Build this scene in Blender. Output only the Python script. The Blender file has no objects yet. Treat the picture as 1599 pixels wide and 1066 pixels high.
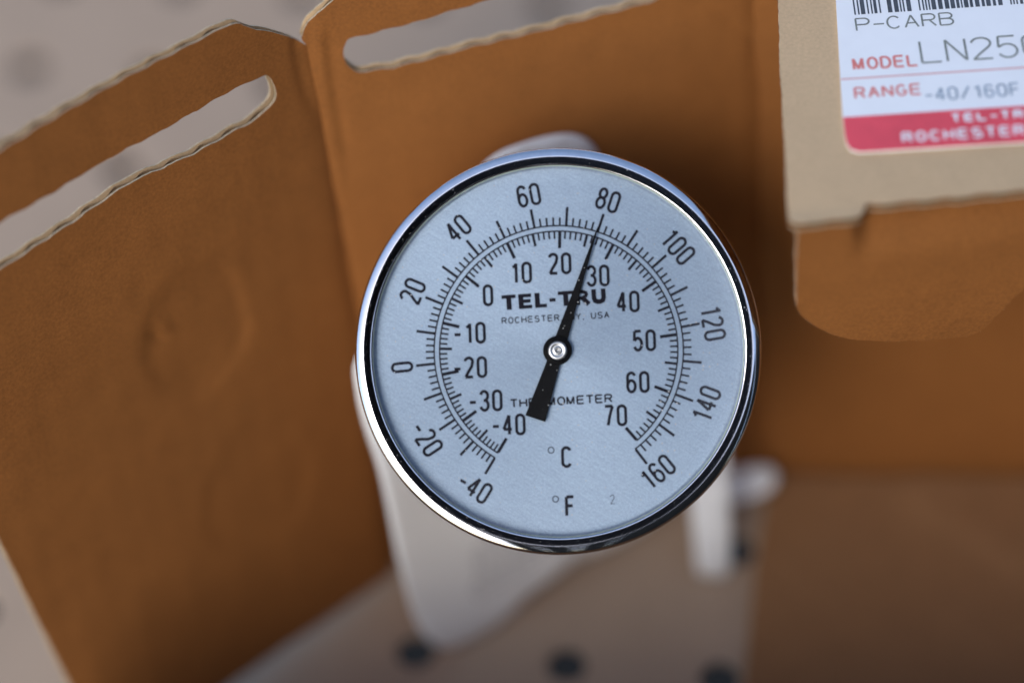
import bpy, bmesh, math, random
import numpy as np
from math import sin, cos, pi, radians, sqrt, atan2
from mathutils import Vector, Matrix, noise
from mathutils.geometry import delaunay_2d_cdt

random.seed(7)
MM = 0.001
scene = bpy.context.scene
C = scene.collection

# ------------------------------------------------------------------ camera
AX_R = Vector((0.9945219, -0.08007345, -0.0671896))
AX_U = Vector((0.10452846, 0.76184797, 0.63926635))
AX_V = Vector((0.0, 0.64278761, -0.76604444))
cam_d = bpy.data.cameras.new('camera')
cam = bpy.data.objects.new('camera', cam_d)
C.objects.link(cam)
cam.matrix_world = Matrix.Translation(Vector((-8.4455, -342.4134, 519.3793)) * MM) @ Matrix((AX_R, AX_U, -AX_V)).transposed().to_4x4()
cam_d.lens = 100
cam_d.sensor_width = 36
cam_d.clip_start = 0.01
cam_d.clip_end = 100
cam_d.dof.use_dof = True
cam_d.dof.focus_distance = 0.530
cam_d.dof.aperture_fstop = 3.3
scene.camera = cam

# ------------------------------------------------------------------ sky, sun, exposure
SUN_EL, SUN_ROT = radians(38), radians(-157)
w = bpy.data.worlds.new("World")
scene.world = w
w.use_nodes = True
nt = w.node_tree
bg = nt.nodes['Background']
sky = nt.nodes.new('ShaderNodeTexSky')
sky.sky_type = 'NISHITA'
sky.sun_disc = False
sky.sun_elevation = SUN_EL
sky.sun_rotation = SUN_ROT
sky.air_density = 1.0
sky.dust_density = 1.2
nt.links.new(sky.outputs[0], bg.inputs[0])
bg.inputs[1].default_value = 0.15
sun_d = bpy.data.lights.new('sun', 'SUN')
sun_d.energy = 0.85
sun_d.angle = radians(25)
sun_d.color = (1.0, 0.97, 0.93)
sun = bpy.data.objects.new('sun', sun_d)
C.objects.link(sun)
sdir = Vector((sin(SUN_ROT) * cos(SUN_EL), cos(SUN_ROT) * cos(SUN_EL), sin(SUN_EL)))
sun.rotation_euler = sdir.to_track_quat('Z', 'Y').to_euler()
scene.view_settings.view_transform = 'Standard'
scene.view_settings.look = 'None'
scene.view_settings.gamma = 1
scene.view_settings.exposure = 0.84
scene.cycles.use_denoising = True
scene.cycles.max_bounces = 10
scene.cycles.diffuse_bounces = 6
scene.cycles.transparent_max_bounces = 12

# ------------------------------------------------------------------ materials
def new_mat(name):
    m = bpy.data.materials.new(name)
    m.use_nodes = True
    return m, m.node_tree, m.node_tree.nodes['Principled BSDF']

def coords(nt, scale=(1, 1, 1), rot=(0, 0, 0)):
    tc = nt.nodes.new('ShaderNodeTexCoord')
    mp = nt.nodes.new('ShaderNodeMapping')
    mp.inputs['Scale'].default_value = scale
    mp.inputs['Rotation'].default_value = rot
    nt.links.new(tc.outputs['Object'], mp.inputs[0])
    return mp.outputs[0]

def noise_n(nt, vec, scale, detail=4, rough=0.55):
    n = nt.nodes.new('ShaderNodeTexNoise')
    n.inputs['Scale'].default_value = scale
    n.inputs['Detail'].default_value = detail
    n.inputs['Roughness'].default_value = rough
    nt.links.new(vec, n.inputs['Vector'])
    return n.outputs[0]

def ramp(nt, fac, stops):
    r = nt.nodes.new('ShaderNodeValToRGB')
    el = r.color_ramp.elements
    while len(el) < len(stops):
        el.new(0.5)
    for e, (p, c) in zip(el, stops):
        e.position = p
        e.color = (*c, 1) if len(c) == 3 else c
    nt.links.new(fac, r.inputs[0])
    return r.outputs[0]

def mix(nt, fac, a, b, mode='MIX'):
    m = nt.nodes.new('ShaderNodeMix')
    m.data_type = 'RGBA'
    m.blend_type = mode
    for sock, val in ((m.inputs['Factor'], fac), (m.inputs['A'], a), (m.inputs['B'], b)):
        if isinstance(val, (int, float)):
            sock.default_value = val
        elif isinstance(val, tuple):
            sock.default_value = (*val, 1)
        else:
            nt.links.new(val, sock)
    return m.outputs['Result']

def bump(nt, bsdf, h, dist, strength=1.0):
    b = nt.nodes.new('ShaderNodeBump')
    b.inputs['Distance'].default_value = dist
    b.inputs['Strength'].default_value = strength
    nt.links.new(h, b.inputs['Height'])
    nt.links.new(b.outputs[0], bsdf.inputs['Normal'])

def sc(c, f):
    return tuple(min(1, x * f) for x in c)

def kraft(name, base, var=0.16, rough=0.85):
    m, nt, b = new_mat(name)
    v = coords(nt)
    fine = noise_n(nt, v, 1500, 5, 0.7)          # paper fibres under a millimetre
    mid = noise_n(nt, v, 160, 4, 0.6)
    big = noise_n(nt, v, 22, 3, 0.5)
    vs = coords(nt, (1, 1, 0.12))
    streak = noise_n(nt, vs, 420, 3, 0.6)
    c = ramp(nt, fine, [(0.30, sc(base, 1 - var * 1.3)), (0.70, sc(base, 1 + var * 1.2))])
    c = mix(nt, 0.28, c, ramp(nt, mid, [(0.32, (1 - var,) * 3), (0.68, (1 + var,) * 3)]), 'MULTIPLY')
    c = mix(nt, 0.6, c, ramp(nt, big, [(0.32, (0.88, 0.86, 0.84)), (0.7, (1.0, 1.0, 1.0))]), 'MULTIPLY')
    c = mix(nt, 0.12, c, ramp(nt, streak, [(0.35, (0.9, 0.88, 0.85)), (0.65, (1.0, 1.0, 1.0))]), 'MULTIPLY')
    nt.links.new(c, b.inputs['Base Color'])
    b.inputs['Roughness'].default_value = rough
    b.inputs['Specular IOR Level'].default_value = 0.25
    bump(nt, b, mid, 0.0004, 0.16)
    return m

M = {}
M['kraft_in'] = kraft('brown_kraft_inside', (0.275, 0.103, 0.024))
M['kraft_floor'] = kraft('shade_toned_kraft', (0.27, 0.135, 0.058))  # outer kraft darkened: the carton's shade is put into this colour
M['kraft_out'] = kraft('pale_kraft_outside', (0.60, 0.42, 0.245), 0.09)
M['kraft_edge'] = kraft('cut_kraft_edge', (0.50, 0.40, 0.27), 0.25)
M['flute'] = kraft('flute_kraft', (0.20, 0.13, 0.07), 0.3)

def plain(name, base, rough=0.5, metal=0.0, var=0.0, nscale=300, spec=0.5):
    m, nt, b = new_mat(name)
    if var:
        n = noise_n(nt, coords(nt), nscale, 4)
        nt.links.new(ramp(nt, n, [(0.3, sc(base, 1 - var)), (0.7, sc(base, 1 + var))]), b.inputs['Base Color'])
    else:
        b.inputs['Base Color'].default_value = (*base, 1)
    b.inputs['Roughness'].default_value = rough
    b.inputs['Metallic'].default_value = metal
    b.inputs['Specular IOR Level'].default_value = spec
    return m

M['table'] = plain('beige_powder_coat', (0.375, 0.270, 0.188), 0.6, 0, 0.05, 60)
M['floor'] = plain('dark_paving', (0.010, 0.009, 0.008), 0.95, 0, 0.3, 6)
M['paper'] = plain('white_paper', (0.92, 0.92, 0.91), 0.75, 0, 0.02, 80)
def translucent_paper():
    m = M['paper']
    nt = m.node_tree
    b = nt.nodes['Principled BSDF']
    t = nt.nodes.new('ShaderNodeBsdfTranslucent')
    t.inputs[0].default_value = (0.85, 0.84, 0.80, 1)
    mx = nt.nodes.new('ShaderNodeMixShader')
    mx.inputs[0].default_value = 0.12
    nt.links.new(b.outputs[0], mx.inputs[1])
    nt.links.new(t.outputs[0], mx.inputs[2])
    nt.links.new(mx.outputs[0], nt.nodes['Material Output'].inputs[0])
translucent_paper()
M['paper_ink'] = plain('grey_print', (0.42, 0.41, 0.42), 0.8)
M['ink'] = plain('dial_ink', (0.010, 0.009, 0.017), 0.7, 0, 0.4, 2500, 0.15)
M['pointer'] = plain('black_enamel', (0.004, 0.004, 0.005), 0.6, 0, 0.3, 900, 0.12)
M['label_white'] = plain('label_stock', (0.86, 0.86, 0.86), 0.45, 0, 0.02, 150)
M['label_red'] = plain('label_red', (0.78, 0.075, 0.10), 0.45, 0, 0.12, 120)
M['red_text'] = plain('red_print', (0.72, 0.20, 0.17), 0.5)
M['line_text'] = plain('pink_rule', (0.74, 0.42, 0.40), 0.5)
M['thermal'] = plain('thermal_print', (0.20, 0.21, 0.18), 0.5, 0, 0.25, 700)
M['barcode'] = plain('barcode_print', (0.06, 0.065, 0.075), 0.5, 0, 0.3, 700)
M['blue_text'] = plain('faint_print', (0.30, 0.36, 0.42), 0.5, 0, 0.3, 700)
M['steel'] = plain('dull_steel', (0.55, 0.55, 0.56), 0.35, 1.0, 0.08, 500)

def chrome():
    m, nt, b = new_mat('polished_chrome')
    v = coords(nt)
    n = noise_n(nt, v, 420, 5, 0.65)
    nt.links.new(ramp(nt, n, [(0.35, (0.80, 0.80, 0.82)), (0.75, (0.72, 0.71, 0.72))]), b.inputs['Base Color'])
    b.inputs['Metallic'].default_value = 1.0
    sp = noise_n(nt, v, 2600, 2, 0.5)
    r = ramp(nt, sp, [(0.62, (0.04,) * 3), (0.78, (0.22,) * 3)])
    nt.links.new(r, b.inputs['Roughness'])
    bump(nt, b, noise_n(nt, v, 90, 2), 0.0002, 0.05)
    return m
M['chrome'] = chrome()

def brushed():
    m, nt, b = new_mat('brushed_aluminium')
    mp = nt.nodes.new('ShaderNodeMapping')
    mp.inputs['Scale'].default_value = (1, 16, 1)
    nt.links.new(coords(nt, (1, 1, 1), (0, 0, radians(31))), mp.inputs[0])
    st = noise_n(nt, mp.outputs[0], 240, 5, 0.7)
    v2 = coords(nt)
    bl = noise_n(nt, v2, 45, 3)
    c = ramp(nt, st, [(0.3, (0.27, 0.35, 0.46)), (0.7, (0.36, 0.45, 0.57))])  # blue of the reflected sky tinted into the silver metal's colour
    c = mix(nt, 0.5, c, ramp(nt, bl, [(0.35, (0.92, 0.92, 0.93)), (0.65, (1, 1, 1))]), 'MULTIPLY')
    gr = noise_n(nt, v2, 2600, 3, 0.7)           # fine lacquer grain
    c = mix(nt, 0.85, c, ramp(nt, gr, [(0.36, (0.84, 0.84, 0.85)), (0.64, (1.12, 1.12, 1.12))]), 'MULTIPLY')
    nt.links.new(c, b.inputs['Base Color'])
    b.inputs['Metallic'].default_value = 0.5
    b.inputs['Roughness'].default_value = 0.5
    b.inputs['Anisotropic'].default_value = 0.4
    bump(nt, b, st, 0.00006, 0.5)
    return m
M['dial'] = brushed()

def glass_mat(tint=(1, 1, 1)):
    m = bpy.data.materials.new('clear_cover_glass')
    m.use_nodes = True
    nt = m.node_tree
    out = nt.nodes['Material Output']
    nt.nodes.remove(nt.nodes['Principled BSDF'])
    tr = nt.nodes.new('ShaderNodeBsdfTransparent')
    tr.inputs[0].default_value = (0.985, 0.99, 0.985, 1)
    gl = nt.nodes.new('ShaderNodeBsdfGlossy')
    gl.inputs['Roughness'].default_value = 0.02
    fr = nt.nodes.new('ShaderNodeFresnel')
    fr.inputs[0].default_value = 1.45
    mx = nt.nodes.new('ShaderNodeMixShader')
    nt.links.new(fr.outputs[0], mx.inputs[0])
    nt.links.new(tr.outputs[0], mx.inputs[1])
    nt.links.new(gl.outputs[0], mx.inputs[2])
    # dust specks lying on the pane
    v = coords(nt)
    vo = nt.nodes.new('ShaderNodeTexVoronoi')
    vo.inputs['Scale'].default_value = 760
    nt.links.new(v, vo.inputs['Vector'])
    big = noise_n(nt, v, 60, 2)
    th = nt.nodes.new('ShaderNodeMath'); th.operation = 'MULTIPLY'
    nt.links.new(big, th.inputs[0]); th.inputs[1].default_value = 0.19
    cmp_ = nt.nodes.new('ShaderNodeMath'); cmp_.operation = 'LESS_THAN'
    nt.links.new(vo.outputs['Distance'], cmp_.inputs[0]); nt.links.new(th.outputs[0], cmp_.inputs[1])
    sel = nt.nodes.new('ShaderNodeMath'); sel.operation = 'GREATER_THAN'
    sepc = nt.nodes.new('ShaderNodeSeparateColor')
    nt.links.new(vo.outputs['Color'], sepc.inputs[0])
    nt.links.new(sepc.outputs[0], sel.inputs[0]); sel.inputs[1].default_value = 0.55
    mul = nt.nodes.new('ShaderNodeMath'); mul.operation = 'MULTIPLY'
    nt.links.new(cmp_.outputs[0], mul.inputs[0]); nt.links.new(sel.outputs[0], mul.inputs[1])
    m2 = nt.nodes.new('ShaderNodeMath'); m2.operation = 'MULTIPLY'
    nt.links.new(mul.outputs[0], m2.inputs[0]); m2.inputs[1].default_value = 0.5
    df = nt.nodes.new('ShaderNodeBsdfDiffuse')
    df.inputs[0].default_value = (0.75, 0.75, 0.74, 1)
    mx2 = nt.nodes.new('ShaderNodeMixShader')
    nt.links.new(m2.outputs[0], mx2.inputs[0])
    nt.links.new(mx.outputs[0], mx2.inputs[1])
    nt.links.new(df.outputs[0], mx2.inputs[2])
    nt.links.new(mx2.outputs[0], out.inputs[0])
    return m
M['glass'] = glass_mat()
M['gasket'] = plain('pale_green_glass_edge', (0.42, 0.50, 0.40), 0.25, 0, 0.05, 300)

# ------------------------------------------------------------------ object helpers
def obj(name, verts, faces, mat, parent=None, smooth=False, mats=None, idx=None):
    me = bpy.data.meshes.new(name)
    me.from_pydata([tuple(v) for v in verts], [], faces)
    for m_ in (mats or [mat]):
        me.materials.append(m_)
    if idx:
        me.polygons.foreach_set('material_index', idx)
    if smooth:
        me.polygons.foreach_set('use_smooth', [True] * len(me.polygons))
    me.update()
    o = bpy.data.objects.new(name, me)
    C.objects.link(o)
    if parent:
        o.parent = parent
    return o

def thing(name, label, cat, matrix):
    o = bpy.data.objects.new(name, None)
    o.empty_display_size = 0.01
    C.objects.link(o)
    o.matrix_world = matrix
    o['label'] = label
    o['category'] = cat
    return o

def lathe(profile, seg=128, closed=False):
    """revolve (r, z) mm pairs about local z; returns metres"""
    vs, fs = [], []
    n = len(profile)
    for i in range(seg):
        a = 2 * pi * i / seg
        for r, z in profile:
            vs.append((r * cos(a) * MM, r * sin(a) * MM, z * MM))
    for i in range(seg):
        j = (i + 1) % seg
        for k in range(n if closed else n - 1):
            k2 = (k + 1) % n
            fs.append((i * n + k, j * n + k, j * n + k2, i * n + k2))
    return vs, fs

def disc(r, z, seg=128, cx=0, cy=0):
    vs = [((cx + r * cos(2 * pi * i / seg)) * MM, (cy + r * sin(2 * pi * i / seg)) * MM, z * MM) for i in range(seg)]
    return vs, [tuple(range(seg))]

def arc_pts(p, n):
    return p

# ------------------------------------------------------------------ stroke lettering
def E(cx, cy, rx, ry, a0, a1, n=12):
    return [(cx + rx * cos(radians(a0 + (a1 - a0) * i / n)), cy + ry * sin(radians(a0 + (a1 - a0) * i / n))) for i in range(n + 1)]

def glyph(ch, w):
    """strokes as (points, closed) in a box w wide and 1 tall, plus advance width"""
    h = w / 2
    t = min(0.26, max(h, 0.2))
    S = {
        '0': [(E(h, 1 - t, h, t, 0, 180) + E(h, t, h, t, 180, 360), True)],
        'O': [(E(h, 0.5, h, 0.5, 0, 354, 28), True)],
        '1': [([(.62 * w, 0), (.62 * w, 1)], False), ([(.62 * w, .97), (.45 * w, .86), (.16 * w, .80)], False)],
        '2': [(E(h, 1 - t, h, t, 170, -25) + [(.86 * w, .55), (.40 * w, .27), (.03 * w, .0)], False), ([(0, 0), (w, 0)], False)],
        '3': [(E(h, .76, .47 * w, .24, 165, -78) + [(.4 * w, .525)], False), ([(.4 * w, .525)] + E(h, .265, h, .265, 82, -165), False)],
        '4': [([(.74 * w, 0), (.74 * w, 1)], False), ([(.74 * w, 1), (0, .27)], False), ([(0, .27), (1.08 * w, .27)], False)],
        '5': [([(.94 * w, 1), (.10 * w, 1)], False), ([(.10 * w, 1), (.05 * w, .50)], False), ([(.05 * w, .5)] + E(h, .32, h, .32, 140, -155), False)],
        '6': [(E(h, .76, .48 * w, .24, 20, 180) + [(0, .3)], False), (E(h, .30, h, .30, 0, 345, 22), True)],
        '7': [([(0, 1), (w, 1)], False), ([(w, 1), (.62 * w, .52), (.36 * w, 0)], False)],
        '8': [(E(h, .765, .44 * w, .235, 0, 342, 18), True), (E(h, .27, h, .27, 0, 342, 18), True)],
        '-': [([(0, .44), (.80 * w, .44)], False)],
        '/': [([(0, 0), (w, 1)], False)],
        ',': [([(.1, .05), (.02, -.17)], False)],
        'A': [([(0, 0), (h, 1)], False), ([(w, 0), (h, 1)], False), ([(.2 * w, .36), (.8 * w, .36)], False)],
        'B': [([(0, 0), (0, 1)], False), ([(0, 1), (.55 * w, 1)] + E(.6 * w, .77, .36 * w, .23, 80, -80) + [(0, .53)], False), ([(.5 * w, .53)] + E(.6 * w, .265, .4 * w, .265, 80, -80) + [(0, 0)], False)],
        'C': [(E(h, .5, h, .5, 42, 318, 22), False)],
        'c': [(E(h, 1 - t, h, t, 12, 180) + E(h, t, h, t, 180, 348), False)],
        'D': [([(0, 0), (0, 1)], False), ([(0, 1), (.4 * w, 1)] + E(.45 * w, .5, .55 * w, .5, 88, -88) + [(0, 0)], False)],
        'E': [([(0, 0), (0, 1)], False), ([(0, 1), (w, 1)], False), ([(0, .52), (.92 * w, .52)], False), ([(0, 0), (w, 0)], False)],
        'F': [([(0, 0), (0, 1)], False), ([(0, 1), (w, 1)], False), ([(0, .52), (.88 * w, .52)], False)],
        'G': [(E(h, .5, h, .5, 45, 330, 22) + [(w, .45)], False), ([(w, .45), (.55 * w, .45)], False)],
        'H': [([(0, 0), (0, 1)], False), ([(w, 0), (w, 1)], False), ([(0, .52), (w, .52)], False)],
        'L': [([(0, 1), (0, 0)], False), ([(0, 0), (w, 0)], False)],
        'M': [([(0, 0), (0, 1)], False), ([(0, 1), (h, 0.02)], False), ([(h, 0.02), (w, 1)], False), ([(w, 1), (w, 0)], False)],
        'N': [([(0, 0), (0, 1)], False), ([(0, 1), (w, 0)], False), ([(w, 0), (w, 1)], False)],
        'P': [([(0, 0), (0, 1)], False), ([(0, 1), (.6 * w, 1)] + E(.62 * w, .74, .38 * w, .26, 80, -80) + [(0, .48)], False)],
        'R': [([(0, 0), (0, 1)], False), ([(0, 1), (.6 * w, 1)] + E(.62 * w, .75, .36 * w, .25, 80, -80) + [(0, .5)], False), ([(.55 * w, .5), (w, 0)], False)],
        'S': [(E(h, .76, .46 * w, .24, 25, 262) + E(h, .26, .5 * w, .26, 85, -158), False)],
        'T': [([(0, 1), (w, 1)], False), ([(h, 1), (h, 0)], False)],
        'U': [([(0, 1)] + E(h, .32, h, .32, 180, 360) + [(w, 1)], False)],
        'Y': [([(0, 1), (h, .45)], False), ([(w, 1), (h, .45)], False), ([(h, .45), (h, 0)], False)],
        ' ': [],
    }
    adv = {'1': .80 * w, '-': .72 * w, ',': .25, ' ': .45, 'M': 1.12 * w}.get(ch, w)
    return S[ch], adv

class Ink:
    """flat strokes laid on a plane, each a few micrometres above the last so that none share a plane"""
    def __init__(self, z=0.03):
        self.v, self.f, self.z, self.k = [], [], z, 0
    def stroke(self, pts, th, closed=False, th2=None):
        pts = [Vector(p) for p in pts]
        q = [pts[0]]
        for p in pts[1:]:
            if (p - q[-1]).length > 1e-4:
                q.append(p)
        pts = q
        if closed and (pts[0] - pts[-1]).length < 1e-3:
            pts.pop()
        n = len(pts)
        if n < 2:
            return
        z = self.z + 0.003 * (self.k % 9)
        self.k += 1
        b = len(self.v)
        for i in range(n):
            if closed:
                a, c = pts[i - 1], pts[(i + 1) % n]
            else:
                a, c = pts[max(i - 1, 0)], pts[min(i + 1, n - 1)]
            d1 = (pts[i] - a); d2 = (c - pts[i])
            if d1.length < 1e-6: d1 = d2
            if d2.length < 1e-6: d2 = d1
            d1 = d1.normalized(); d2 = d2.normalized()
            tng = (d1 + d2)
            tng = tng.normalized() if tng.length > 1e-3 else d1
            nr = Vector((-tng.y, tng.x))
            cosh = max(0.5, nr.dot(Vector((-d1.y, d1.x))))
            t = th if th2 is None else th + (th2 - th) * i / (n - 1)
            o = nr * (t / 2 / cosh)
            for s in (o, -o):
                self.v.append(((pts[i].x + s.x) * MM, (pts[i].y + s.y) * MM, z * MM))
        for i in range(n if closed else n - 1):
            j = (i + 1) % n
            self.f.append((b + 2 * i, b + 2 * i + 1, b + 2 * j + 1, b + 2 * j))
    def text(self, s, x, y, H, th, w, gap, rot=0.0, anchor='c', shear=0.0, width=None):
        """H = cap height over all, w = glyph width over its centre lines as a share of the height"""
        h = H - th
        gl, pos, cur = [], [], 0.0
        for ch in s:
            g, adv = glyph(ch, w)
            gl.append(g); pos.append(cur)
            cur += adv * h + th + gap
        tot = cur - gap - th
        kx = 1.0
        if width:
            kx = (width - th) / tot
        ox = {'c': -tot * kx / 2, 'l': th / 2, 'r': -tot * kx - th / 2}[anchor]
        oy = -h / 2 if anchor == 'c' else th / 2
        cr, sr = cos(rot), sin(rot)
        for g, p in zip(gl, pos):
            for pts, cl in g:
                P = []
                for gx, gy in pts:
                    X, Y = ox + (p + gx * h) * kx, oy + gy * h
                    X += shear * Y
                    P.append((x + X * cr - Y * sr, y + X * sr + Y * cr))
                self.stroke(P, th, cl)
    def build(self, name, mat, parent, matrix=None):
        o = obj(name, self.v, self.f, mat, parent)
        if matrix is not None:
            o.matrix_local = matrix
        return o

# ------------------------------------------------------------------ ground and table
def box_mesh(x0, x1, y0, y1, z0, z1):
    v = [(x, y, z) for z in (z0, z1) for y in (y0, y1) for x in (x0, x1)]
    f = [(0, 2, 3, 1), (4, 5, 7, 6), (0, 1, 5, 4), (2, 6, 7, 3), (0, 4, 6, 2), (1, 3, 7, 5)]
    return v, f

g = obj('patio_floor', [(-40, -40, -.72), (40, -40, -.72), (40, 40, -.72), (-40, 40, -.72)], [(0, 1, 2, 3)], M['floor'])
g['kind'] = 'structure'

table = thing('patio_table', 'beige metal table top with rows of round holes, under the open carton', 'table', Matrix.Translation((0, .1, -.72)))
def table_top():
    A = Vector((32.5, -7.6, 0)); B = Vector((7.8, 33.2, 0)); O = Vector((-3.9, 1.0, 0))
    R, SEG = 4.3, 20
    vs, fs = [], []
    for i in range(-14, 15):
        for j in range(-10, 17):
            c = O + A * i + B * j
            ring = []
            for k in range(SEG):
                a = 2 * pi * (k + .5) / SEG
                d = Vector((cos(a), sin(a), 0))
                # outer: the cell boundary, hit along the same direction in lattice coordinates
                den = max(abs((d.x * B.y - d.y * B.x)), abs((A.x * d.y - A.y * d.x)))
                det = A.x * B.y - A.y * B.x
                L = det / 2 / den
                ring.append((d, L))
            b = len(vs)
            prof = [(None, 0.0), (R + 0.9, 0.0), (R + .3, -0.2), (R, -0.8), (R, -1.8), (None, -1.8)]
            for d, L in ring:
                for r, z in prof:
                    p = c + d * (L if r is None else r)
                    vs.append((p.x * MM, p.y * MM - .1, z * MM + .72))
            n = len(prof)
            # corner vertices (top and bottom) so that the cells close up
            for k in range(SEG):
                k2 = (k + 1) % SEG
                for q in range(n - 1):
                    fs.append((b + k * n + q, b + k * n + q + 1, b + k2 * n + q + 1, b + k2 * n + q))
                d1, L1 = ring[k]; d2, L2 = ring[k2]
                for sx, sy in ((1, 1), (1, -1), (-1, 1), (-1, -1)):
                    cn = (A * sx + B * sy) / 2
                    an = atan2(cn.y, cn.x)
                    a1, a2 = atan2(d1.y, d1.x), atan2(d2.y, d2.x)
                    if a2 < a1: a2 += 2 * pi
                    if a1 < an < a2 or a1 < an + 2 * pi < a2:
                        p = c + cn
                        for z, q in ((0.0, 0), (-1.8, n - 1)):
                            vs.append((p.x * MM, p.y * MM - .1, z * MM + .72))
                            fs.append((b + k * n + q, b + k2 * n + q, len(vs) - 1))
    return vs, fs
v, f = table_top()
obj('perforated_top', v, f, M['table'], table)
vs, fs = [], []
for dx in (-.36, .40):
    for dy in (-.33, .40):
        b = len(vs)
        v, f = box_mesh(dx - .018, dx + .018, dy - .018, dy + .018, 0.0, .7182)
        obj('leg', v, f, M['table'], table)

# ------------------------------------------------------------------ corrugated cardboard
def frame_matrix(fr):
    o, ex, ey, n = [Vector(q) for q in fr]
    m = Matrix((ex, ey, n)).transposed().to_4x4()
    m.translation = o * MM
    return m

def resample(poly, step):
    out = []
    n = len(poly)
    for i in range(n):
        a, b = Vector(poly[i]), Vector(poly[(i + 1) % n])
        L = (b - a).length
        k = max(1, int(round(L / step)))
        for j in range(k):
            out.append(a.lerp(b, j / k))
    return out

def round_poly(poly, it=1, cap=0.9):
    p = [Vector(q) for q in poly]
    for _ in range(it):
        q = []
        for i in range(len(p)):
            a, b = p[i], p[(i + 1) % len(p)]
            L = max((b - a).length, 1e-6)
            k = min(.25, cap / L)
            q += [a.lerp(b, k), a.lerp(b, 1 - k)]
        p = q
    return p

def cut_edge(poly, seed, amp=0.14, per=6.4, ragged=0.16):
    """cut outline: a scallop where the knife crossed the flutes and a ragged fibre edge"""
    n = len(poly)
    out, s = [], 0.0
    for i in range(n):
        a, b, c = poly[i - 1], poly[i], poly[(i + 1) % n]
        t = (c - a)
        t = t.normalized() if t.length > 1e-6 else Vector((1, 0))
        nr = Vector((-t.y, t.x))
        s += (b - a).length
        horiz = abs(t.x) ** 2
        d = amp * horiz * sin(2 * pi * b.x / per + 1.3 * noise.noise(Vector((b.x * .05, b.y * .05, seed))))
        d += ragged * (noise.noise(Vector((b.x * .9, b.y * .9, seed + 3))) + .6 * noise.noise(Vector((b.x * .25, b.y * .25, seed + 9))))
        out.append(b + nr * d)
    return out

_edge = {}

def inside(p, poly):
    c = False
    x, y = p
    j = len(poly) - 1
    for i in range(len(poly)):
        xi, yi = poly[i]; xj, yj = poly[j]
        if (yi > y) != (yj > y) and x < (xj - xi) * (y - yi) / (yj - yi) + xi:
            c = not c
        j = i
    return c

def edge_dist(p, polys):
    if id(polys) not in _edge:
        _edge.clear()
        _edge[id(polys)] = np.array([(q[0], q[1]) for poly in polys for q in poly])
    a = _edge[id(polys)]
    return sqrt(((a[:, 0] - p[0]) ** 2 + (a[:, 1] - p[1]) ** 2).min())

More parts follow.
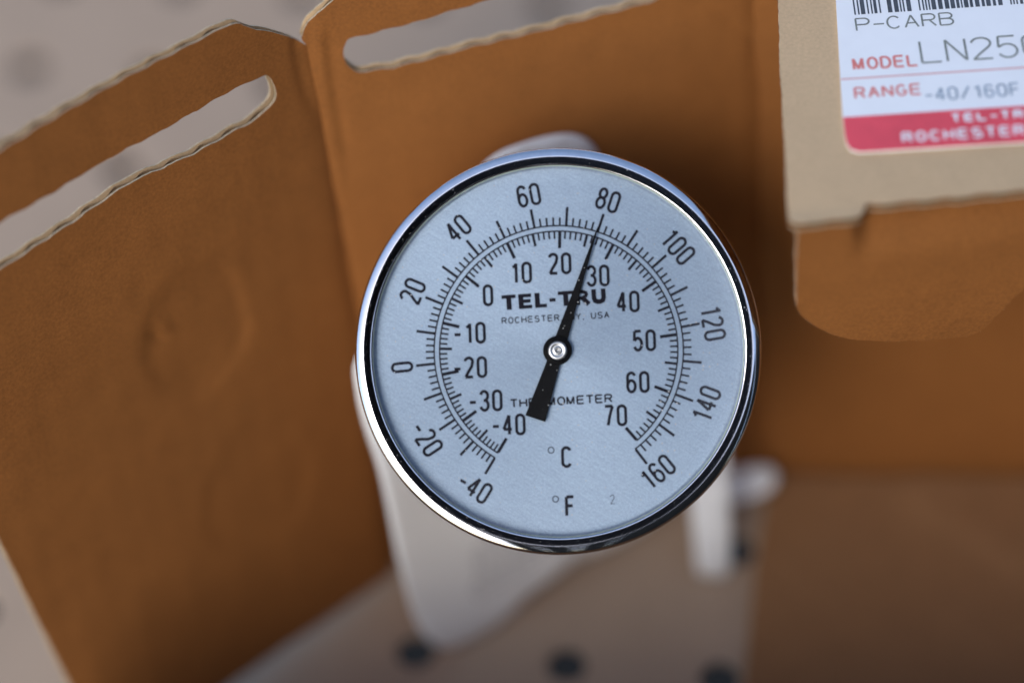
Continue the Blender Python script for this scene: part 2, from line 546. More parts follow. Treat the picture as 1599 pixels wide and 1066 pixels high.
def cardboard(name, fr, outline, holes, parent, m_in, m_out, th=2.25, disp=None, grid=1.3, seed=1.0, amp=0.15, label=None, rnd=1, fray=0):
    lt = 0.36                                     # liner thickness
    outs = [round_poly(outline, rnd)] + [round_poly(h, 2) for h in holes]
    polys = [cut_edge(resample(p, 0.9), seed + 11 * k, amp) for k, p in enumerate(outs)]
    pts, edges = [], []
    for p in polys:
        b = len(pts)
        pts += p
        edges += [(b + i, b + (i + 1) % len(p)) for i in range(len(p))]
    nb = len(pts)
    xs = [p[0] for p in polys[0]]; ys = [p[1] for p in polys[0]]
    gx = int((max(xs) - min(xs)) / grid) + 1; gy = int((max(ys) - min(ys)) / grid) + 1
    for i in range(gx + 1):
        for j in range(gy + 1):
            p = Vector((min(xs) + i * grid + (j % 2) * grid / 2, min(ys) + j * grid))
            if inside(p, polys[0]) and not any(inside(p, h) for h in polys[1:]) and edge_dist(p, polys) > 0.8:
                pts.append(p)
    V, ed, F, *_ = delaunay_2d_cdt(pts, edges, [], 0, 1e-5)
    F = [t for t in F if inside(sum((V[i] for i in t), Vector((0, 0))) / 3, polys[0])
         and not any(inside(sum((V[i] for i in t), Vector((0, 0))) / 3, h) for h in polys[1:])]
    # boundary edges = used by one triangle
    cnt = {}
    for t in F:
        for a, b in ((t[0], t[1]), (t[1], t[2]), (t[2], t[0])):
            k = (min(a, b), max(a, b))
            cnt[k] = (cnt.get(k, 0) + 1)
    bd = [(a, b) for t in F for a, b in ((t[0], t[1]), (t[1], t[2]), (t[2], t[0])) if cnt[(min(a, b), max(a, b))] == 1]
    N = len(V)
    dz = [(disp(p[0], p[1]) if disp else 0.0) for p in V]
    vs, fs, mi = [], [], []
    for lay, z in enumerate((0.0, -lt, -th + lt, -th)):
        for p, d in zip(V, dz):
            vs.append((p[0] * MM, p[1] * MM, (z + d) * MM))
    for t in F:
        t = tuple(t)
        a = (V[t[1]] - V[t[0]]).cross(V[t[2]] - V[t[0]])
        t = t if a > 0 else t[::-1]
        fs.append(t); mi.append(0)
        fs.append(tuple(i + N for i in t[::-1])); mi.append(0)
        fs.append(tuple(i + 2 * N for i in t)); mi.append(1)
        fs.append(tuple(i + 3 * N for i in t[::-1])); mi.append(1)
    for a, b in bd:
        for l in (0, 2):
            fs.append((l * N + a, (l + 1) * N + a, (l + 1) * N + b, l * N + b)); mi.append(2)
    o = obj(name, vs, fs, None, None, True, [m_in, m_out, M['kraft_edge']], mi)
    m = o.modifiers.new('edge_split', 'EDGE_SPLIT'); m.split_angle = radians(40)
    o.matrix_world = frame_matrix(fr)
    if parent:
        o.parent = parent
        o.matrix_parent_inverse = parent.matrix_world.inverted()
    if label: o['label'] = label
    # fluting seen in the cut edges: a wavy paper ribbon between the liners
    vs, fs = [], []
    half = th / 2 - lt - 0.06
    for p in polys:
        n = len(p); b = len(vs); s = 0.0
        area = sum(p[i - 1][0] * p[i][1] - p[i][0] * p[i - 1][1] for i in range(n))
        for i in range(n):
            t = (p[(i + 1) % n] - p[i - 1]).normalized()
            nr = Vector((-t.y, t.x)) * (1 if area > 0 else -1)
            hole = p is not polys[0]
            if hole: nr = -nr
            s = p[i].x
            wv = -th / 2 + half * sin(2 * pi * s / 6.4) * (0.2 + 0.5 * abs(t.x))
            d = disp(p[i].x, p[i].y) if disp else 0.0
            i0 = p[i] + nr * 0.35; i1 = p[i] + nr * 2.6
            for q, e in ((i0, .07), (i0, -.07), (i1, -.07), (i1, .07)):
                vs.append((q.x * MM, q.y * MM, (wv + e + d) * MM))
        for i in range(n):
            j = (i + 1) % n
            for k in range(4):
                k2 = (k + 1) % 4
                fs.append((b + i * 4 + k, b + j * 4 + k, b + j * 4 + k2, b + i * 4 + k2))
    fl = obj('fluting', vs, fs, M['flute'], o)
    if fray:
        # paper fibres standing off the knife cut
        rnd = random.Random(int(seed * 10))
        vs, fs = [], []
        for p in polys:
            n = len(p)
            area = sum(p[i - 1][0] * p[i][1] - p[i][0] * p[i - 1][1] for i in range(n))
            for i in range(n):
                for _ in range(fray):
                    t = (p[(i + 1) % n] - p[i - 1]).normalized()
                    out = Vector((t.y, -t.x)) * (1 if area > 0 else -1) * (1 if p is polys[0] else -1)
                    q = p[i] + t * rnd.uniform(-.5, .5)
                    z = rnd.choice((-lt * .3, -lt * .8, -th + lt * .4))
                    d = disp(q.x, q.y) if disp else 0.0
                    L = rnd.uniform(.12, .40) * (2.0 if rnd.random() < .06 else 1)
                    drn = (out + t * rnd.uniform(-1.2, 1.2)).normalized()
                    wv = .022
                    a = Vector((q.x, q.y, z + d))
                    pts_ = [a, a + Vector((drn.x, drn.y, rnd.uniform(-.3, .5))) * L * .55]
                    bend = (drn + t * rnd.uniform(-.8, .8)).normalized()
                    pts_.append(pts_[1] + Vector((bend.x, bend.y, rnd.uniform(-.5, .5))) * L * .5)
                    b = len(vs)
                    for k, c in enumerate(pts_):
                        ww = wv * (1 - .35 * k)
                        for e in ((ww, 0, 0), (-ww * .5, ww * .8, 0), (-ww * .5, -ww * .4, ww)):
                            vs.append(tuple((c + Vector(e)) * MM))
                    for k in range(2):
                        for e in range(3):
                            e2 = (e + 1) % 3
                            fs.append((b + 3 * k + e, b + 3 * k + e2, b + 3 * k + 3 + e2, b + 3 * k + 3 + e))
        fr_ = obj('frayed_fibre', vs, fs, M['kraft_edge'], o)
        fr_['kind'] = 'stuff'
    return o

BOX_AT = Vector((20, 30, 0)) * MM
carton = thing('cardboard_box', 'open brown corrugated carton with cut hand slots, holding the round thermometer', 'box', Matrix.Translation(BOX_AT))

L_FR = ((-40.26, 28.89, 4.0), (0.80502, 0.58623, -0.09099), (0.0, 0.15337, 0.98817), (0.59325, -0.79549, 0.12347))
L_OUT = [(0.6, -2.2), (0.4, 16.8), (2.6, 53.5), (2.3, 78.4), (1.5, 95.9), (0.8, 114.2), (0.6, 131.5), (-0.9, 141.9), (-2.4, 143.7), (-5.6, 146.9), (-12.2, 151.9), (-16.4, 155.5), (-33.0, 155.8), (-50.5, 155.5), (-67.6, 154.6), (-75.7, 154.2), (-84.5, 137.2), (-91.8, 111.0), (-87.4, 70.4), (-81.1, 24.8), (-78.6, 6.0), (-66.2, -3.2), (-44.4, -3.4), (-24.8, -3.0)]
L_SLOT = [(-69.4, 140.1), (-59.5, 140.2), (-46.7, 140.8), (-33.6, 140.9), (-20.1, 141.6), (-13.4, 141.2), (-11.0, 140.8), (-10.1, 138.6), (-9.4, 135.8), (-10.2, 134.3), (-14.2, 132.6), (-29.2, 132.3), (-43.5, 133.4), (-58.6, 131.6), (-73.3, 130.3), (-79.6, 130.0), (-82.8, 133.2), (-82.2, 138.8), (-78.9, 141.0), (-73.7, 140.1)]
C_FR = ((-40.5, 31.77, 0.0), (0.98687, 0.16033, -0.01973), (0.0, 0.12212, 0.99252), (0.16153, -0.97948, 0.12051))
C_OUT = [(-0.6, 0.3), (-0.7, 17.4), (1.0, 56.2), (0.8, 81.7), (0.3, 99.4), (-0.4, 117.9), (-0.4, 135.5), (-0.7, 145.8), (-1.5, 147.4), (-1.1, 149.0), (-0.1, 150.6), (1.6, 152.4), (5.5, 155.5), (9.5, 158.2), (20.6, 159.2), (86.2, 163.3), (88.4, 158.0), (88.3, 130.8), (88.6, 111.5), (89.2, 68.3), (90.0, 0.3)]
C_SLOT = [(6.8, 145.8), (19.3, 146.5), (34.8, 148.3), (52.2, 149.4), (70.0, 151.0), (72.8, 149.6), (73.2, 145.7), (67.7, 140.2), (45.1, 138.6), (28.6, 138.1), (14.5, 137.0), (9.8, 137.2), (7.7, 137.9), (6.1, 139.9), (5.8, 142.6)]
R_FR = ((46.91, 46.18, 0.0), (0.98693, -0.16006, 0.01898), (0.0, 0.11777, 0.99304), (-0.16118, -0.98006, 0.11623))
R_OUT = [(-0.8, 0.2), (-1.5, 66.5), (-2.1, 109.8), (-2.4, 129.1), (-2.3, 148.5), (63.9, 148.8), (79.8, -1.0)]
D_FR = ((42.0, -10.03, 148.0), (0.9871, -0.16008, 0.0), (0.16008, 0.9871, 0.0), (0.0, 0.0, 1.0))
D_OUT = [(-4.0, 73.2), (-3.3, 62.0), (-3.1, 55.8), (-2.4, 38.8), (-1.1, 17.8), (-0.4, 4.0), (0.0, 0.2), (0.4, -0.4), (2.0, -1.0), (4.2, -0.2), (6.5, 0.1), (9.2, 0.5), (11.5, 1.0), (12.8, 1.6), (13.2, 4.1), (13.8, 4.4), (15.4, 4.4), (40.9, 8.1), (54.4, 9.8), (56.3, 73.2)]
X_FR = ((43.98, -10.47, 147.0), (0.99834, 0.05755, 0.0), (0.0, 0.0, 1.0), (0.05755, -0.99834, 0.0))

def nz(u, v, s, seed):
    return noise.noise(Vector((u * s, v * s, seed)))

def sstep(a, b, x):
    t = max(0, min(1, (x - a) / (b - a)))
    return t * t * (3 - 2 * t)

def disp_left(u, v):
    d = 0.5 * nz(u, v, .03, 2) + 0.12 * nz(u, v, .12, 5)
    d += 0.018 * sin(2 * pi * u / 6.4)
    for cu, cv, r, hgt in ((-37, 92, 12, .5), (-31, 44, 13, .25)):
        du, dv = u - cu, (v - cv) * .8
        r_ = sqrt(du * du + dv * dv) + 1.6 * nz(u, v, .08, 7)
        ring = math.exp(-((r_ - r) / 1.3) ** 2) * (0.55 + .45 * du / max(3, r))
        d += -hgt * 0.9 * ring - hgt * (1 - sstep(r - 3, r + 1, r_))
    du, dv = (u + 44.5) * .8 + (v - 96) * .6, -(u + 44.5) * .6 + (v - 96) * .8
    d += -0.7 * math.exp(-(du / 1.0) ** 2 - (dv / 2.2) ** 2) + 0.5 * math.exp(-((du - 1.6) / 1.0) ** 2 - (dv / 2.0) ** 2)
    # pressed crease along the corner fold and across the strip end
    d += -0.55 * math.exp(-((u + 3.6 - 0.9 * nz(0, v, .1, 4) - .12 * abs(v - 140)) / 1.0) ** 2) * sstep(120, 134, v)
    d += -0.6 * sstep(-2.0, 1.5, u)
    return d

def disp_centre(u, v):
    d = 0.5 * nz(u, v, .025, 12) + 0.12 * nz(u, v, .12, 15) + 0.018 * sin(2 * pi * u / 6.4)
    d += -0.6 * (1 - sstep(-.5, 2.6 + 0.6 * nz(0, v, .12, 8), u))
    d += -0.5 * sstep(85, 88, u)
    d += -0.6 * math.exp(-((u - 3.4 - 1.0 * nz(0, v, .05, 44)) / 1.0) ** 2) * sstep(100, 128, v) * (1 - sstep(146, 150, v))
    d += 0.45 * math.exp(-((u - 1.4 - 1.0 * nz(0, v, .05, 44)) / 1.0) ** 2) * sstep(100, 128, v) * (1 - sstep(146, 150, v))
    # crease that runs from the slot's right end to the corner
    cv = 143.7 - (u - 72.3) * 1.22
    d += -0.5 * math.exp(-((v - cv) / 1.3) ** 2) * sstep(68, 72, u)
    return d

def disp_right(u, v):
    return 0.5 * nz(u, v, .03, 22) + 0.1 * nz(u, v, .12, 25) - 0.6 * (1 - sstep(-1, 3, u))

def disp_lid(u, v):
    return 0.25 * nz(u, v, .04, 32) + 0.08 * nz(u, v, .2, 35) + (0.35 * (1 - sstep(-1, 2, v - max(0, u - 2) * .12)) if u < 13 else 0)

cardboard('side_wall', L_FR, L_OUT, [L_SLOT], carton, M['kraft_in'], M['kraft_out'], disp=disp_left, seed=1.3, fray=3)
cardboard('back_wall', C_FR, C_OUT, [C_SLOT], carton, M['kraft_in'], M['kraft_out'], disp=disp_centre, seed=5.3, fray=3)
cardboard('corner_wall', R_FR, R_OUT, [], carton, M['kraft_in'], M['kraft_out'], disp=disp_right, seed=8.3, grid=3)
FL_FR = ((46.0, 44.0, 2.4), (0.9871, -0.16008, 0.0), (0.16008, 0.9871, 0.0), (0.0, 0.0, 1.0))
FL_OUT = [(0.3, 0.4), (-1.0, -14), (-2.3, -26), (-3.6, -54), (-4.2, -64), (78, -60), (80, 0.3)]
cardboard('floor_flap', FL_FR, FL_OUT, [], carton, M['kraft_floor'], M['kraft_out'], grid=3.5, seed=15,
          disp=lambda u, v: 0.4 * nz(u, v, .05, 41) + 1.2 * sstep(-2, 3, (u - 47) * .6 + (v + 19) * .85 - 0) * (1 if u > 30 else 0))
lid = cardboard('lid', D_FR, D_OUT, [], carton, M['kraft_out'], M['kraft_in'], th=2.0, disp=disp_lid, seed=19, amp=0.1, grid=1.6, label='pale outer lid carrying the label')
X_OUT = [(0.0, 0.2), (-0.4, -3), (-0.5, -18.5), (-0.2, -23.2), (0.5, -25.3), (1.7, -27.1), (3.9, -29.7), (7.2, -32.7), (11.2, -34.6), (15.4, -36.1), (24.6, -37.9), (33.7, -38.5), (36.0, -35.9), (37.9, -32.6), (41.8, -27.3), (52.7, -12.9), (51.6, 0.2)]
def disp_tuck(u, v):
    # the flap leaves the lid edge, stepping back with the lid's torn outline
    back = 4.6 * sstep(9.5, 13.0, u) * sstep(-14, -1, v) + max(0, (u - 14) * .07) * sstep(-24, -1, v)
    return -0.5 - back + 0.4 * nz(u, v, .06, 51) + 0.12 * nz(u, v, .2, 55)
cardboard('tuck_flap', X_FR, X_OUT, [], carton, M['kraft_in'], M['kraft_in'], th=1.9, disp=disp_tuck, seed=23, amp=0.12, grid=1.6, fray=2)

# the panel that closes the carton to the right of the picture
def panel_between(name, a, b, up, h, seed, m_in='kraft_in'):
    a, b, up = Vector(a), Vector(b), Vector(up).normalized()
    ex = (b - a); L = ex.length; ex.normalize()
    up = (up - ex * up.dot(ex)).normalized()
    nrm = ex.cross(up)
    return cardboard(name, (tuple(a), tuple(ex), tuple(up), tuple(nrm)), [(0, 0), (L, 0), (L, h), (0, h)], [], carton, M[m_in], M['kraft_out'],
                     disp=lambda u, v: .5 * nz(u, v, .03, seed), grid=5, seed=seed)
panel_between('right_wall', (122, 32.5, 0.5), (112, -29, 0.5), (0.08, 0, 1), 146, 31)

panel_between('front_shade_panel', (110, -46, 0.5), (-106, -19, 0.5), (0.0, -0.46, 1), 84, 37, 'kraft_floor')  # unseen panel, added and leaned outward to shade the carton floor

# label stuck on the lid
def sticker():
    m = frame_matrix(D_FR)
    P = [(7.3, 66.5), (7.7, 55.9), (8.7, 34.5), (9.2, 24.8), (9.6, 20.3), (10.0, 18.2), (10.7, 16.9), (12.2, 16.3), (41.3, 19.2), (54.3, 20.5), (55.3, 71.5)]
    Z = 0.55
    def slab(poly, z0, z1, name, mat, parent):
        pts = resample([Vector(p) for p in poly], 1.5)
        n = len(pts)
        zz = lambda p: 0.0
        vs = [(p.x * MM, p.y * MM, z1 * MM) for p in pts] + [(p.x * MM, p.y * MM, z0 * MM) for p in pts]
        fs = [tuple(range(n)), tuple(range(2 * n - 1, n - 1, -1))] + [(i + n, (i + 1) % n + n, (i + 1) % n, i) for i in range(n)]
        return obj(name, vs, fs, mat, parent)
    lab = slab(P, 0.0, Z, 'label', M['label_white'], None)
    lab.matrix_world = m
    lab.parent = carton
    lab.matrix_parent_inverse = carton.matrix_world.inverted()
    lab['label'] = 'white product label with a red band and printed barcode'
    red = [(9.2, 24.8), (9.6, 20.3), (10.0, 18.2), (10.7, 16.9), (12.2, 16.3), (41.3, 19.2), (54.3, 20.5), (54.5, 29.6)]
    slab([(x + .02, y - .02) for x, y in red], Z, Z + .03, 'red_band', M['label_red'], lab)
    R = radians(6.0)
    i = Ink(Z + .04); i.stroke([(8.8, 34.4), (54.6, 39.2)], .42); i.build('rule', M['line_text'], lab)
    i = Ink(Z + .04)
    x = 11.2
    rnd = random.Random(3)
    d = Vector((cos(R), sin(R))); nrm = Vector((-sin(R), cos(R)))
    b0 = Vector((11.2, 51.3))
    s = 0.0
    first = True
    while s < 40:
        wd = rnd.choice([.28, .28, .55, .8])
        if int(s / 5.6) != int((s + wd) / 5.6): s += 1.0
        p = b0 + d * (s + wd / 2)
        i.stroke([p, p + nrm * 12.5], wd)
        s += wd + rnd.choice([.28, .28, .42])
    i.build('barcode', M['barcode'], lab)
    i = Ink(Z + .04); i.text('P-CARB', 11.5, 46.9, 3.5, .34, .85, .55, R, 'l', width=18.2); i.build('lettering', M['thermal'], lab)
    i = Ink(Z + .04); i.text('MODEL', 11.0, 36.7, 3.2, .5, .62, .35, R, 'l', width=12.0); i.build('lettering', M['red_text'], lab)
    i = Ink(Z + .04); i.text('LN250', 23.4, 38.6, 5.9, .42, .80, 1.0, R, 'l', width=22.6); i.build('lettering', M['thermal'], lab)
    i = Ink(Z + .04); i.text('RANGE', 11.3, 29.4, 3.0, .46, .62, .35, R, 'l', width=12.2); i.build('lettering', M['red_text'], lab)
    i = Ink(Z + .04); i.text('-40/160F', 24.0, 28.9, 3.4, .44, .55, .5, R, 'l', width=17.2); i.build('lettering', M['blue_text'], lab)
    i = Ink(Z + .07); i.text('TEL-TRU', 28.6, 23.7, 2.2, .5, .62, .3, R, 'l', width=15.2); i.build('lettering', M['label_white'], lab)
    i = Ink(Z + .07); i.text('ROCHESTER, NY', 19.8, 18.6, 2.6, .48, .62, .38, R, 'l', width=30.5); i.build('lettering', M['label_white'], lab)
sticker()

# ------------------------------------------------------------------ folded paper in the carton
paper = thing('instruction_sheet', 'folded white paper sheet standing in the carton behind the dial', 'paper', Matrix.Translation(Vector((-5, 20, 0)) * MM))
P_FR = ((-30.56, 5.2, 4.5), (0.87488, 0.48345, -0.02944), (-0.06605, 0.17931, 0.98157), (0.47982, -0.85681, 0.18881))
P_OUT = [(-4.1, 12.8), (-3.3, 6.7), (-1.6, 1.8), (0.8, -1.2), (4.5, -2.9), (9.3, -3.6), (14.3, -3.5), (23.5, 0.3), (35.7, 2.0), (51.0, 0.0), (66, 2.8), (67, 26.2), (63.4, 74.5), (58.0, 103.1), (56.4, 107.7), (53.1, 111.0), (48.8, 113.1), (43.0, 114.7), (34.2, 116.1), (12.9, 105.7), (-4.8, 86.3), (-5.7, 81.8), (-6.1, 71.7), (-5.0, 58.7), (-4.8, 32.9)]
def sheet(name, fr, poly, mat, parent, disp, th=0.22, grid=3.0):
    polys = [resample(round_poly(poly, 2, 2.5), 1.5)]
    pts = list(polys[0]); n = len(pts)
    edges = [(i, (i + 1) % n) for i in range(n)]
    xs = [p.x for p in pts]; ys = [p.y for p in pts]
    for a in range(int((max(xs) - min(xs)) / grid) + 1):
        for b in range(int((max(ys) - min(ys)) / grid) + 1):
            p = Vector((min(xs) + a * grid, min(ys) + b * grid))
            if inside(p, polys[0]) and edge_dist(p, polys) > 1: pts.append(p)
    V, _, F, *_r = delaunay_2d_cdt(pts, edges, [], 0, 1e-5)
    F = [t for t in F if inside(sum((V[i] for i in t), Vector((0, 0))) / 3, polys[0])]
    vs = [(p.x * MM, p.y * MM, disp(p.x, p.y) * MM) for p in V]
    o = obj(name, vs, [tuple(t) for t in F], mat, None, True)
    md = o.modifiers.new('thickness', 'SOLIDIFY'); md.thickness = th * MM; md.offset = -1
    o.matrix_world = frame_matrix(fr)
    o.parent = parent
    o.matrix_parent_inverse = parent.matrix_world.inverted()
    return o
def disp_paper(u, v):
    return 1.2 * nz(u, v, .02, 61) + 2.2 * (1 - sstep(-6, 14, u)) * sstep(10, 60, v) - .8
main = sheet('sheet', P_FR, P_OUT, M['paper'], paper, disp_paper)
i = Ink(0.5)
for k, (u0, v0, L) in enumerate(((11, 7.4, 15), (10, 9.4, 22), (10.5, 11.6, 20), (12, 13.8, 22), (12, 16, 18), (12, 18.2, 22), (13, 20.4, 14))):
    s = 0
    while s < L:
        wl = random.uniform(1, 3.4)
        a = (u0 + s, v0 + s * .07); b = (u0 + s + wl, v0 + (s + wl) * .07)
        i.stroke([a, b], .8)
        s += wl + .7
i.v = [(x, y, (disp_paper(x / MM, y / MM) + .05) * MM) for x, y, z in i.v]
o = i.build('printed_lines', M['paper_ink'], None)
o.matrix_world = main.matrix_world
o.parent = main
o.matrix_parent_inverse = main.matrix_world.inverted()
# right-hand edge of the sheet folded forward, and its corner bent outward
W_FR = ((25.2, 19.4, 0.3), (0.995, 0.02, 0.0), (0.0, 0.243, 0.970), (0.0, -0.970, 0.243))
sheet('folded_edge', W_FR, [(1.6, .9), (4, 0.2), (6.5, 0.0), (9.0, 0.8), (9.6, 12), (10.2, 26), (11, 50), (3, 52), (0, 50), (1.4, 26)], M['paper'], paper,
      lambda u, v: 1.6 * sstep(2, 11, u) - 5.0 * sstep(12, 50, v) + .5 * nz(u, v, .06, 70))
K_FR = ((35.0, 34.5, 4.0), (1.0, 0.0, 0.06), (0.0, 0.98, 0.2), (-0.06, -0.2, 0.98))
sheet('folded_corner', K_FR, [(-1.5, 1.5), (8.5, 2.2), (12.0, 4.0), (12.8, 7.0), (11, 9.3), (-1.5, 9.3)], M['paper'], paper,
      lambda u, v: 1.2 * sstep(0, 9, v) + .5 * nz(u, v, .1, 80), grid=1.5)

# ------------------------------------------------------------------ thermometer
# local frame: x right, y up across the dial, z out of the dial towards the viewer; millimetres
DM = Matrix((AX_R, AX_U, -AX_V)).transposed().to_4x4()
DM.translation = Vector((0, 0, 107)) * MM
STEM = 54.0
base_m = DM @ Matrix.Translation((0, 0, -STEM * MM))
thermo = thing('dial_thermometer', 'round chrome dial thermometer with silver face and black pointer, leaning in the carton', 'thermometer', base_m)
LOC = Matrix.Translation((0, 0, STEM * MM))
def tpart(name, vf, mat, parent=None, smooth=True, z=True):
    o = obj(name, vf[0], vf[1], mat, parent or thermo, smooth)
    if parent is None:
        o.matrix_local = LOC
    return o

bezel_prof = [(36.6, -7.0), (37.9, -6.6), (38.1, -6.0), (38.15, -2.0), (38.15, 1.6), (38.14, 2.2), (38.08, 2.7), (37.95, 3.0), (37.75, 3.2), (37.4, 3.36), (37.0, 3.48), (36.72, 3.545)]
bezel_band = [(36.6, 3.565), (36.45, 3.568), (36.2, 3.560), (35.9, 3.549), (35.6, 3.537), (35.3, 3.525), (35.1, 3.515)]
bezel_lip = [(35.0, 3.48), (34.92, 3.38), (34.86, 3.2), (34.85, 2.75)]
def smooth_prof(p, it=2):
    for _ in range(it):
        q = [p[0]]
        for a, b in zip(p, p[1:]):
            q += [(a[0] * .75 + b[0] * .25, a[1] * .75 + b[1] * .25), (a[0] * .25 + b[0] * .75, a[1] * .25 + b[1] * .75)]
        q.append(p[-1]); p = q
    return p
tpart('bezel', lathe(smooth_prof(bezel_prof, 2) + bezel_band + bezel_lip, 192), M['chrome'])
tpart('case', lathe([(0.01, -12), (34.5, -12), (35.6, -11.2), (35.9, -10), (35.9, -6.2), (36.7, -6.2)], 128), M['steel'])
tpart('spacer_ring', lathe([(34.45, 0.02), (34.6, .3), (34.9, 2.15)], 192), M['chrome'])
tpart('gasket', lathe([(34.95, 2.1), (34.75, 2.2), (34.7, 2.5), (34.9, 2.75), (35.0, 2.4)], 160, True), M['gasket'])
v1, f1 = disc(34.9, 2.75); v2, f2 = disc(34.9, 2.2)
n = len(v1)
tpart('cover_glass', (v1 + v2, [f1[0], tuple(reversed([i + n for i in f2[0]]))] + [(i, i + n, (i + 1) % n + n, (i + 1) % n) for i in range(n)]), M['glass'], smooth=False)
v1, f1 = disc(34.9, 0.0, 160); v2, f2 = disc(34.9, -0.5, 160)
n = 160
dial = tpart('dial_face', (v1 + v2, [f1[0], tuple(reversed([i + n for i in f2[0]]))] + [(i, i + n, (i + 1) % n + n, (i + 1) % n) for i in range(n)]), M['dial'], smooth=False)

K = 0.12067
CX, CY = 0.12, 0.18                     # centre of the printing
def pol(r, a):                          # r mm, a = degrees clockwise from the top
    return (CX + r * sin(radians(a)), CY + r * cos(radians(a)))
def at(px, py):                         # position on the face, in the print's own units
    return ((px - 871.5) * K, -(py - 548.5) * K)
MAJ = [-149.2, -123.6, -96.1, -68.3, -40.0, -11.2, 18.2, 48.5, 79.2, 110.6, 142.1]   # -40 ... 160 F, step 20
def angF(t):
    x = (t + 40) / 20.0
    i = min(max(int(x), 0), 9)
    i0 = min(max(i - 1, 0), 7)
    # cubic through four neighbouring marks
    s = 0.0
    for a in range(i0, i0 + 4):
        l = 1.0
        for b in range(i0, i0 + 4):
            if a != b: l *= (x - b) / (a - b)
        s += MAJ[a] * l
    return s
RF, RC = 194.6 * K, 186.0 * K
ink = Ink()
ink.stroke([pol(RF, angF(-40) - .2 + (angF(160) - angF(-40) + .4) * i / 200) for i in range(201)], .29)
for t in range(-40, 161, 2):
    a = angF(t)
    big = t % 10 == 0
    ink.stroke([pol(RF + .13, a), pol(RF + (29.5 if big else 13.0) * K, a)], .50 if big else .36)
ink.build('fahrenheit_scale', M['ink'], dial)
ink = Ink()
aC = lambda t: angF(t * 1.8 + 32)
ink.stroke([pol(RC, aC(-40) - .2 + (aC(70) - aC(-40) + .4) * i / 200) for i in range(201)], .29)
for t in range(-40, 71):
    a = aC(t)
    L = 26.5 if t % 10 == 0 else 19.5 if t % 5 == 0 else 12.0
    ink.stroke([pol(RC - .13, a), pol(RC - L * K, a)], .60 if t % 10 == 0 else .50 if t % 5 == 0 else .35)
ink.build('celsius_scale', M['ink'], dial)
for i, t in enumerate(range(-40, 161, 20)):
    a = [-148.3, -123.5, -96.1, -68.0, -39.7, -11.0, 18.2, 48.9, 79.9, 110.0, 140.9][i]
    r = [250.5, 248, 246, 246, 247, 246.5, 246.5, 246.5, 244.5, 245, 244.5][i] * K
    out = -95 < a < 95
    x, y = pol(r, a)
    ink = Ink()
    ink.text(str(t), x, y, 4.25, .54, .40, .40, radians(-a if out else -a + 180))
    ink.build('numeral', M['ink'], dial)
TILT = radians(3.4)
for t, p in ((0, (762, 461)), (10, (813.5, 426)), (20, (874, 411.5)), (30, (933.5, 430.5)), (40, (980.5, 471)), (50, (1006, 531.5)), (60, (996, 596.5)), (70, (961, 648.5)), (-10, (733, 520)), (-20, (734, 573.5)), (-30, (758, 625.5)), (-40, (794, 663))):
    x, y = at(*p)
    ink = Ink()
    ink.text(str(t), x, y, 4.15, .56, .40, .44, TILT * .6)
    ink.build('numeral', M['ink'], dial)
# bold maker's name: separate stems and bars of different weight
def brand():
    ink = Ink()
    th_v, th_h, Hc = 8.0 * K, 5.6 * K, 23.2 * K
    x0, y0 = at(784.5, 484.3)
    sl = radians(3.9)
    def P(x, y):
        X, Y = x * K, y * K
        return (x0 + X * cos(sl) - Y * sin(sl), y0 + X * sin(sl) + Y * cos(sl))
    H = 23.2
    v = lambda x, a=0, b=H: ink.stroke([P(x, a), P(x, b)], th_v)
    h = lambda x1, x2, y: ink.stroke([P(x1, y), P(x2, y)], th_h)
    h(0, 22, H - 2.8); v(11)                                              # T
    v(30); h(26, 46.5, H - 2.8); h(26, 45, 11.8); h(26, 47, 2.8)             # E
    v(55.5); h(51.5, 70, 2.8)                                             # L
    h(74.5, 84, 10.8)                                                     # hyphen
    h(88, 112, H - 2.8); v(100)                                           # T
    v(118)
    ink.stroke([P(114, H - 2.6), P(126, H - 2.6), P(131.5, H - 4.6), P(132.6, H - 7.2), P(131.5, H - 9.6), P(126, 10.6), P(114, 10.6)], th_h)
    ink.stroke([P(127, 10), P(135.5, 0)], th_v)                           # R
    ink.stroke([P(144, H), P(144, 9), P(145.5, 5.0), P(149.5, 3.2), P(153.5, 3.2), P(157.5, 5.0), P(159, 9), P(159, H)], th_v * .92)
    ink.build('brand_lettering', M['ink'], dial)
brand()
x, y = at(783.5, 506.2)
ink = Ink(); ink.text('ROCHESTER, NY, USA', x, y, 10.6 * K, .21, .78, .26, radians(3.3), 'l', width=168.5 * K); ink.build('town_lettering', M['ink'], dial)
x, y = at(796.5, 637.0)
ink = Ink(); ink.text('THERMOMETER', x, y, 14.2 * K, .32, .84, .16, radians(3.1), 'l', width=160.5 * K); ink.build('thermometer_lettering', M['ink'], dial)
for ch, ring, c, H, wd, th in (('c', (860.5, 702.5), (884.4, 713.2), 34.2, .40, 4.8), ('F', (867.5, 778.8), (890.2, 789.8), 34.2, .38, 5.0)):
    ink = Ink()
    x, y = at(*ring)
    ink.stroke([(x + 4.6 * K * cos(a * pi / 12), y + 4.6 * K * sin(a * pi / 12)) for a in range(24)], .19, True)
    x, y = at(*c)
    ink.text(ch, x, y, H * K, th * K, wd, 0, TILT * .5)
    ink.build('degree_mark', M['ink'], dial)
x, y = at(956.3, 779.3)
ink = Ink(); ink.text('2', x, y, 14.5 * K, .13, .44, 0, radians(3)); ink.build('small_numeral', M['ink'], dial)

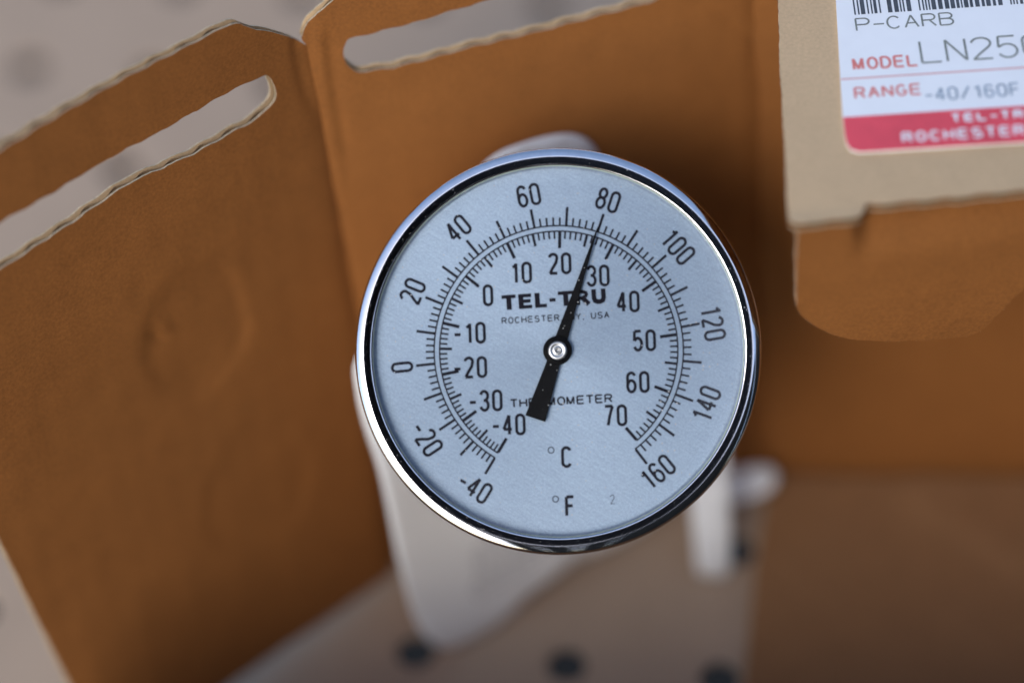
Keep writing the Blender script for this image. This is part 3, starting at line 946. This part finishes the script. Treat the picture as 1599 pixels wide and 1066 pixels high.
# pointer
def pointer():
    hx, hy = at(870.4, 547)
    a = radians(18.1)
    d = Vector((sin(a), cos(a))); nr = Vector((d.y, -d.x))
    z0, z1 = 1.15, 1.45
    out = []
    for s, wd in ((203 * K, .10), (194 * K, .30), (120 * K, 1.08), (22 * K, 2.35), (0, 2.45), (-20 * K, 2.6), (-111.5 * K, 3.95)):
        out.append((s, wd))
    ptsR = [Vector((hx, hy)) + d * s + nr * wd / 2 for s, wd in out]
    ptsL = [Vector((hx, hy)) + d * s - nr * wd / 2 for s, wd in out]
    n = len(out)
    vs = []
    for z in (z0, z1):
        vs += [(p.x * MM, p.y * MM, z * MM) for p in ptsL] + [(p.x * MM, p.y * MM, z * MM) for p in ptsR]
    fs = []
    for i in range(n - 1):
        fs.append((2 * n + i, 2 * n + i + 1, 3 * n + i + 1, 3 * n + i))
        fs.append((i, n + i, n + i + 1, i + 1))
        fs.append((i, i + 1, 2 * n + i + 1, 2 * n + i))
        fs.append((n + i, 3 * n + i, 3 * n + i + 1, n + i + 1))
    fs += [(0, 2 * n, 3 * n, n), (n - 1, 2 * n - 1, 4 * n - 1, 3 * n - 1)]
    p = tpart('pointer', (vs, fs), M['pointer'], smooth=False)
    def lz(prof, seg=48, lift=0.4):
        v, f = lathe(prof, seg)
        return [(x + hx * MM, y + hy * MM, z + lift * MM) for x, y, z in v], f
    tpart('pointer_boss', lz([(2.72, .55), (2.72, 1.18), (2.62, 1.26), (0.01, 1.26)]), M['pointer'], p)
    tpart('pivot_cap', lz([(1.80, 1.26), (1.80, 1.50), (1.66, 1.62), (1.25, 1.66), (1.1, 1.56), (.72, 1.56), (.62, 1.66), (.42, 1.66), (.36, 1.40), (0.01, 1.36)]), M['steel'], p)
    tpart('spindle', lz([(1.1, -.4), (1.1, .56)]), M['steel'], p)
pointer()
# back of the case: bush, hexagon and stem
vs, fs = [], []
hexp = [(7.5, 6)]
for z in (-12, -20):
    for k in range(6):
        vs.append((7.5 * cos(k * pi / 3) * MM, 7.5 * sin(k * pi / 3) * MM, z * MM))
fs = [(0, 1, 2, 3, 4, 5), (11, 10, 9, 8, 7, 6)] + [(k, k + 6, (k + 1) % 6 + 6, (k + 1) % 6) for k in range(6)]
tpart('hex_nut', (vs, fs), M['steel'], smooth=False)
tpart('stem', lathe([(3.1, -20), (3.1, -STEM + 1.5), (2.4, -STEM + .3), (0.01, -STEM)], 32), M['steel'])

# ------------------------------------------------------------------ dark fence added out of view to block low sky in the chrome rim
M['fence'] = plain('sky_block_dark', (0.035, 0.026, 0.020), 0.8, 0, 0.25, 8)  # near-black so the added fence reads dark in the rim
fence = thing('sky_block_fence', 'added dark board fence behind the viewer, unseen, darkening the lower right of the chrome rim', 'fence', Matrix.Translation((0.2, -1.3, -.72)))
v, f = box_mesh(-.07, .07, -.012, .012, 0, 2.12)
bme = obj('board', v, f, M['fence'], fence).data
boards = [o_ for o_ in fence.children]
spots = [(-.40 + .145 * k, 0.0, 0.0) for k in range(10)] + [(1.03, .08 + .145 * k, pi / 2) for k in range(14)]
for k, (bx, by, rz) in enumerate(spots):
    o = boards[0] if k == 0 else boards[0].copy()
    if k: C.objects.link(o)
    o.parent = fence
    o.location = (bx, by, 0.01 * (k % 3))
    o.rotation_euler = (0, 0, rz)

# ------------------------------------------------------------------ camera at the viewpoint, added and oversized to darken the chrome rim
CM = cam.matrix_world @ Matrix.Translation((0, 0, 0.012))
rig = thing('camera', 'added oversized navy camera behind the viewpoint, unseen, darkening the chrome rim', 'camera', CM)
M['camera'] = plain('navy_camera_shell', (0.022, 0.030, 0.055), 0.6, 0, 0.2, 200)  # shell tinted navy to colour the dark band reflected in the rim
obj('lens', *lathe([(30, 0), (46, 0), (48, 2), (44, 60), (39, 62), (39, 120), (20, 120), (20, 30), (30, 26), (30, 0)], 48), M['camera'], rig, True)
bm = bmesh.new()
bmesh.ops.create_cube(bm, size=1)
for q in bm.verts:
    q.co = Vector((q.co.x * .165, q.co.y * .150 + .004, q.co.z * .07 + .150))
bmesh.ops.bevel(bm, geom=bm.edges[:], offset=.016, segments=3, affect='EDGES')
bd = bpy.data.meshes.new('body'); bm.to_mesh(bd); bm.free()
bd.materials.append(M['camera'])
o = bpy.data.objects.new('body', bd); C.objects.link(o); o.parent = rig
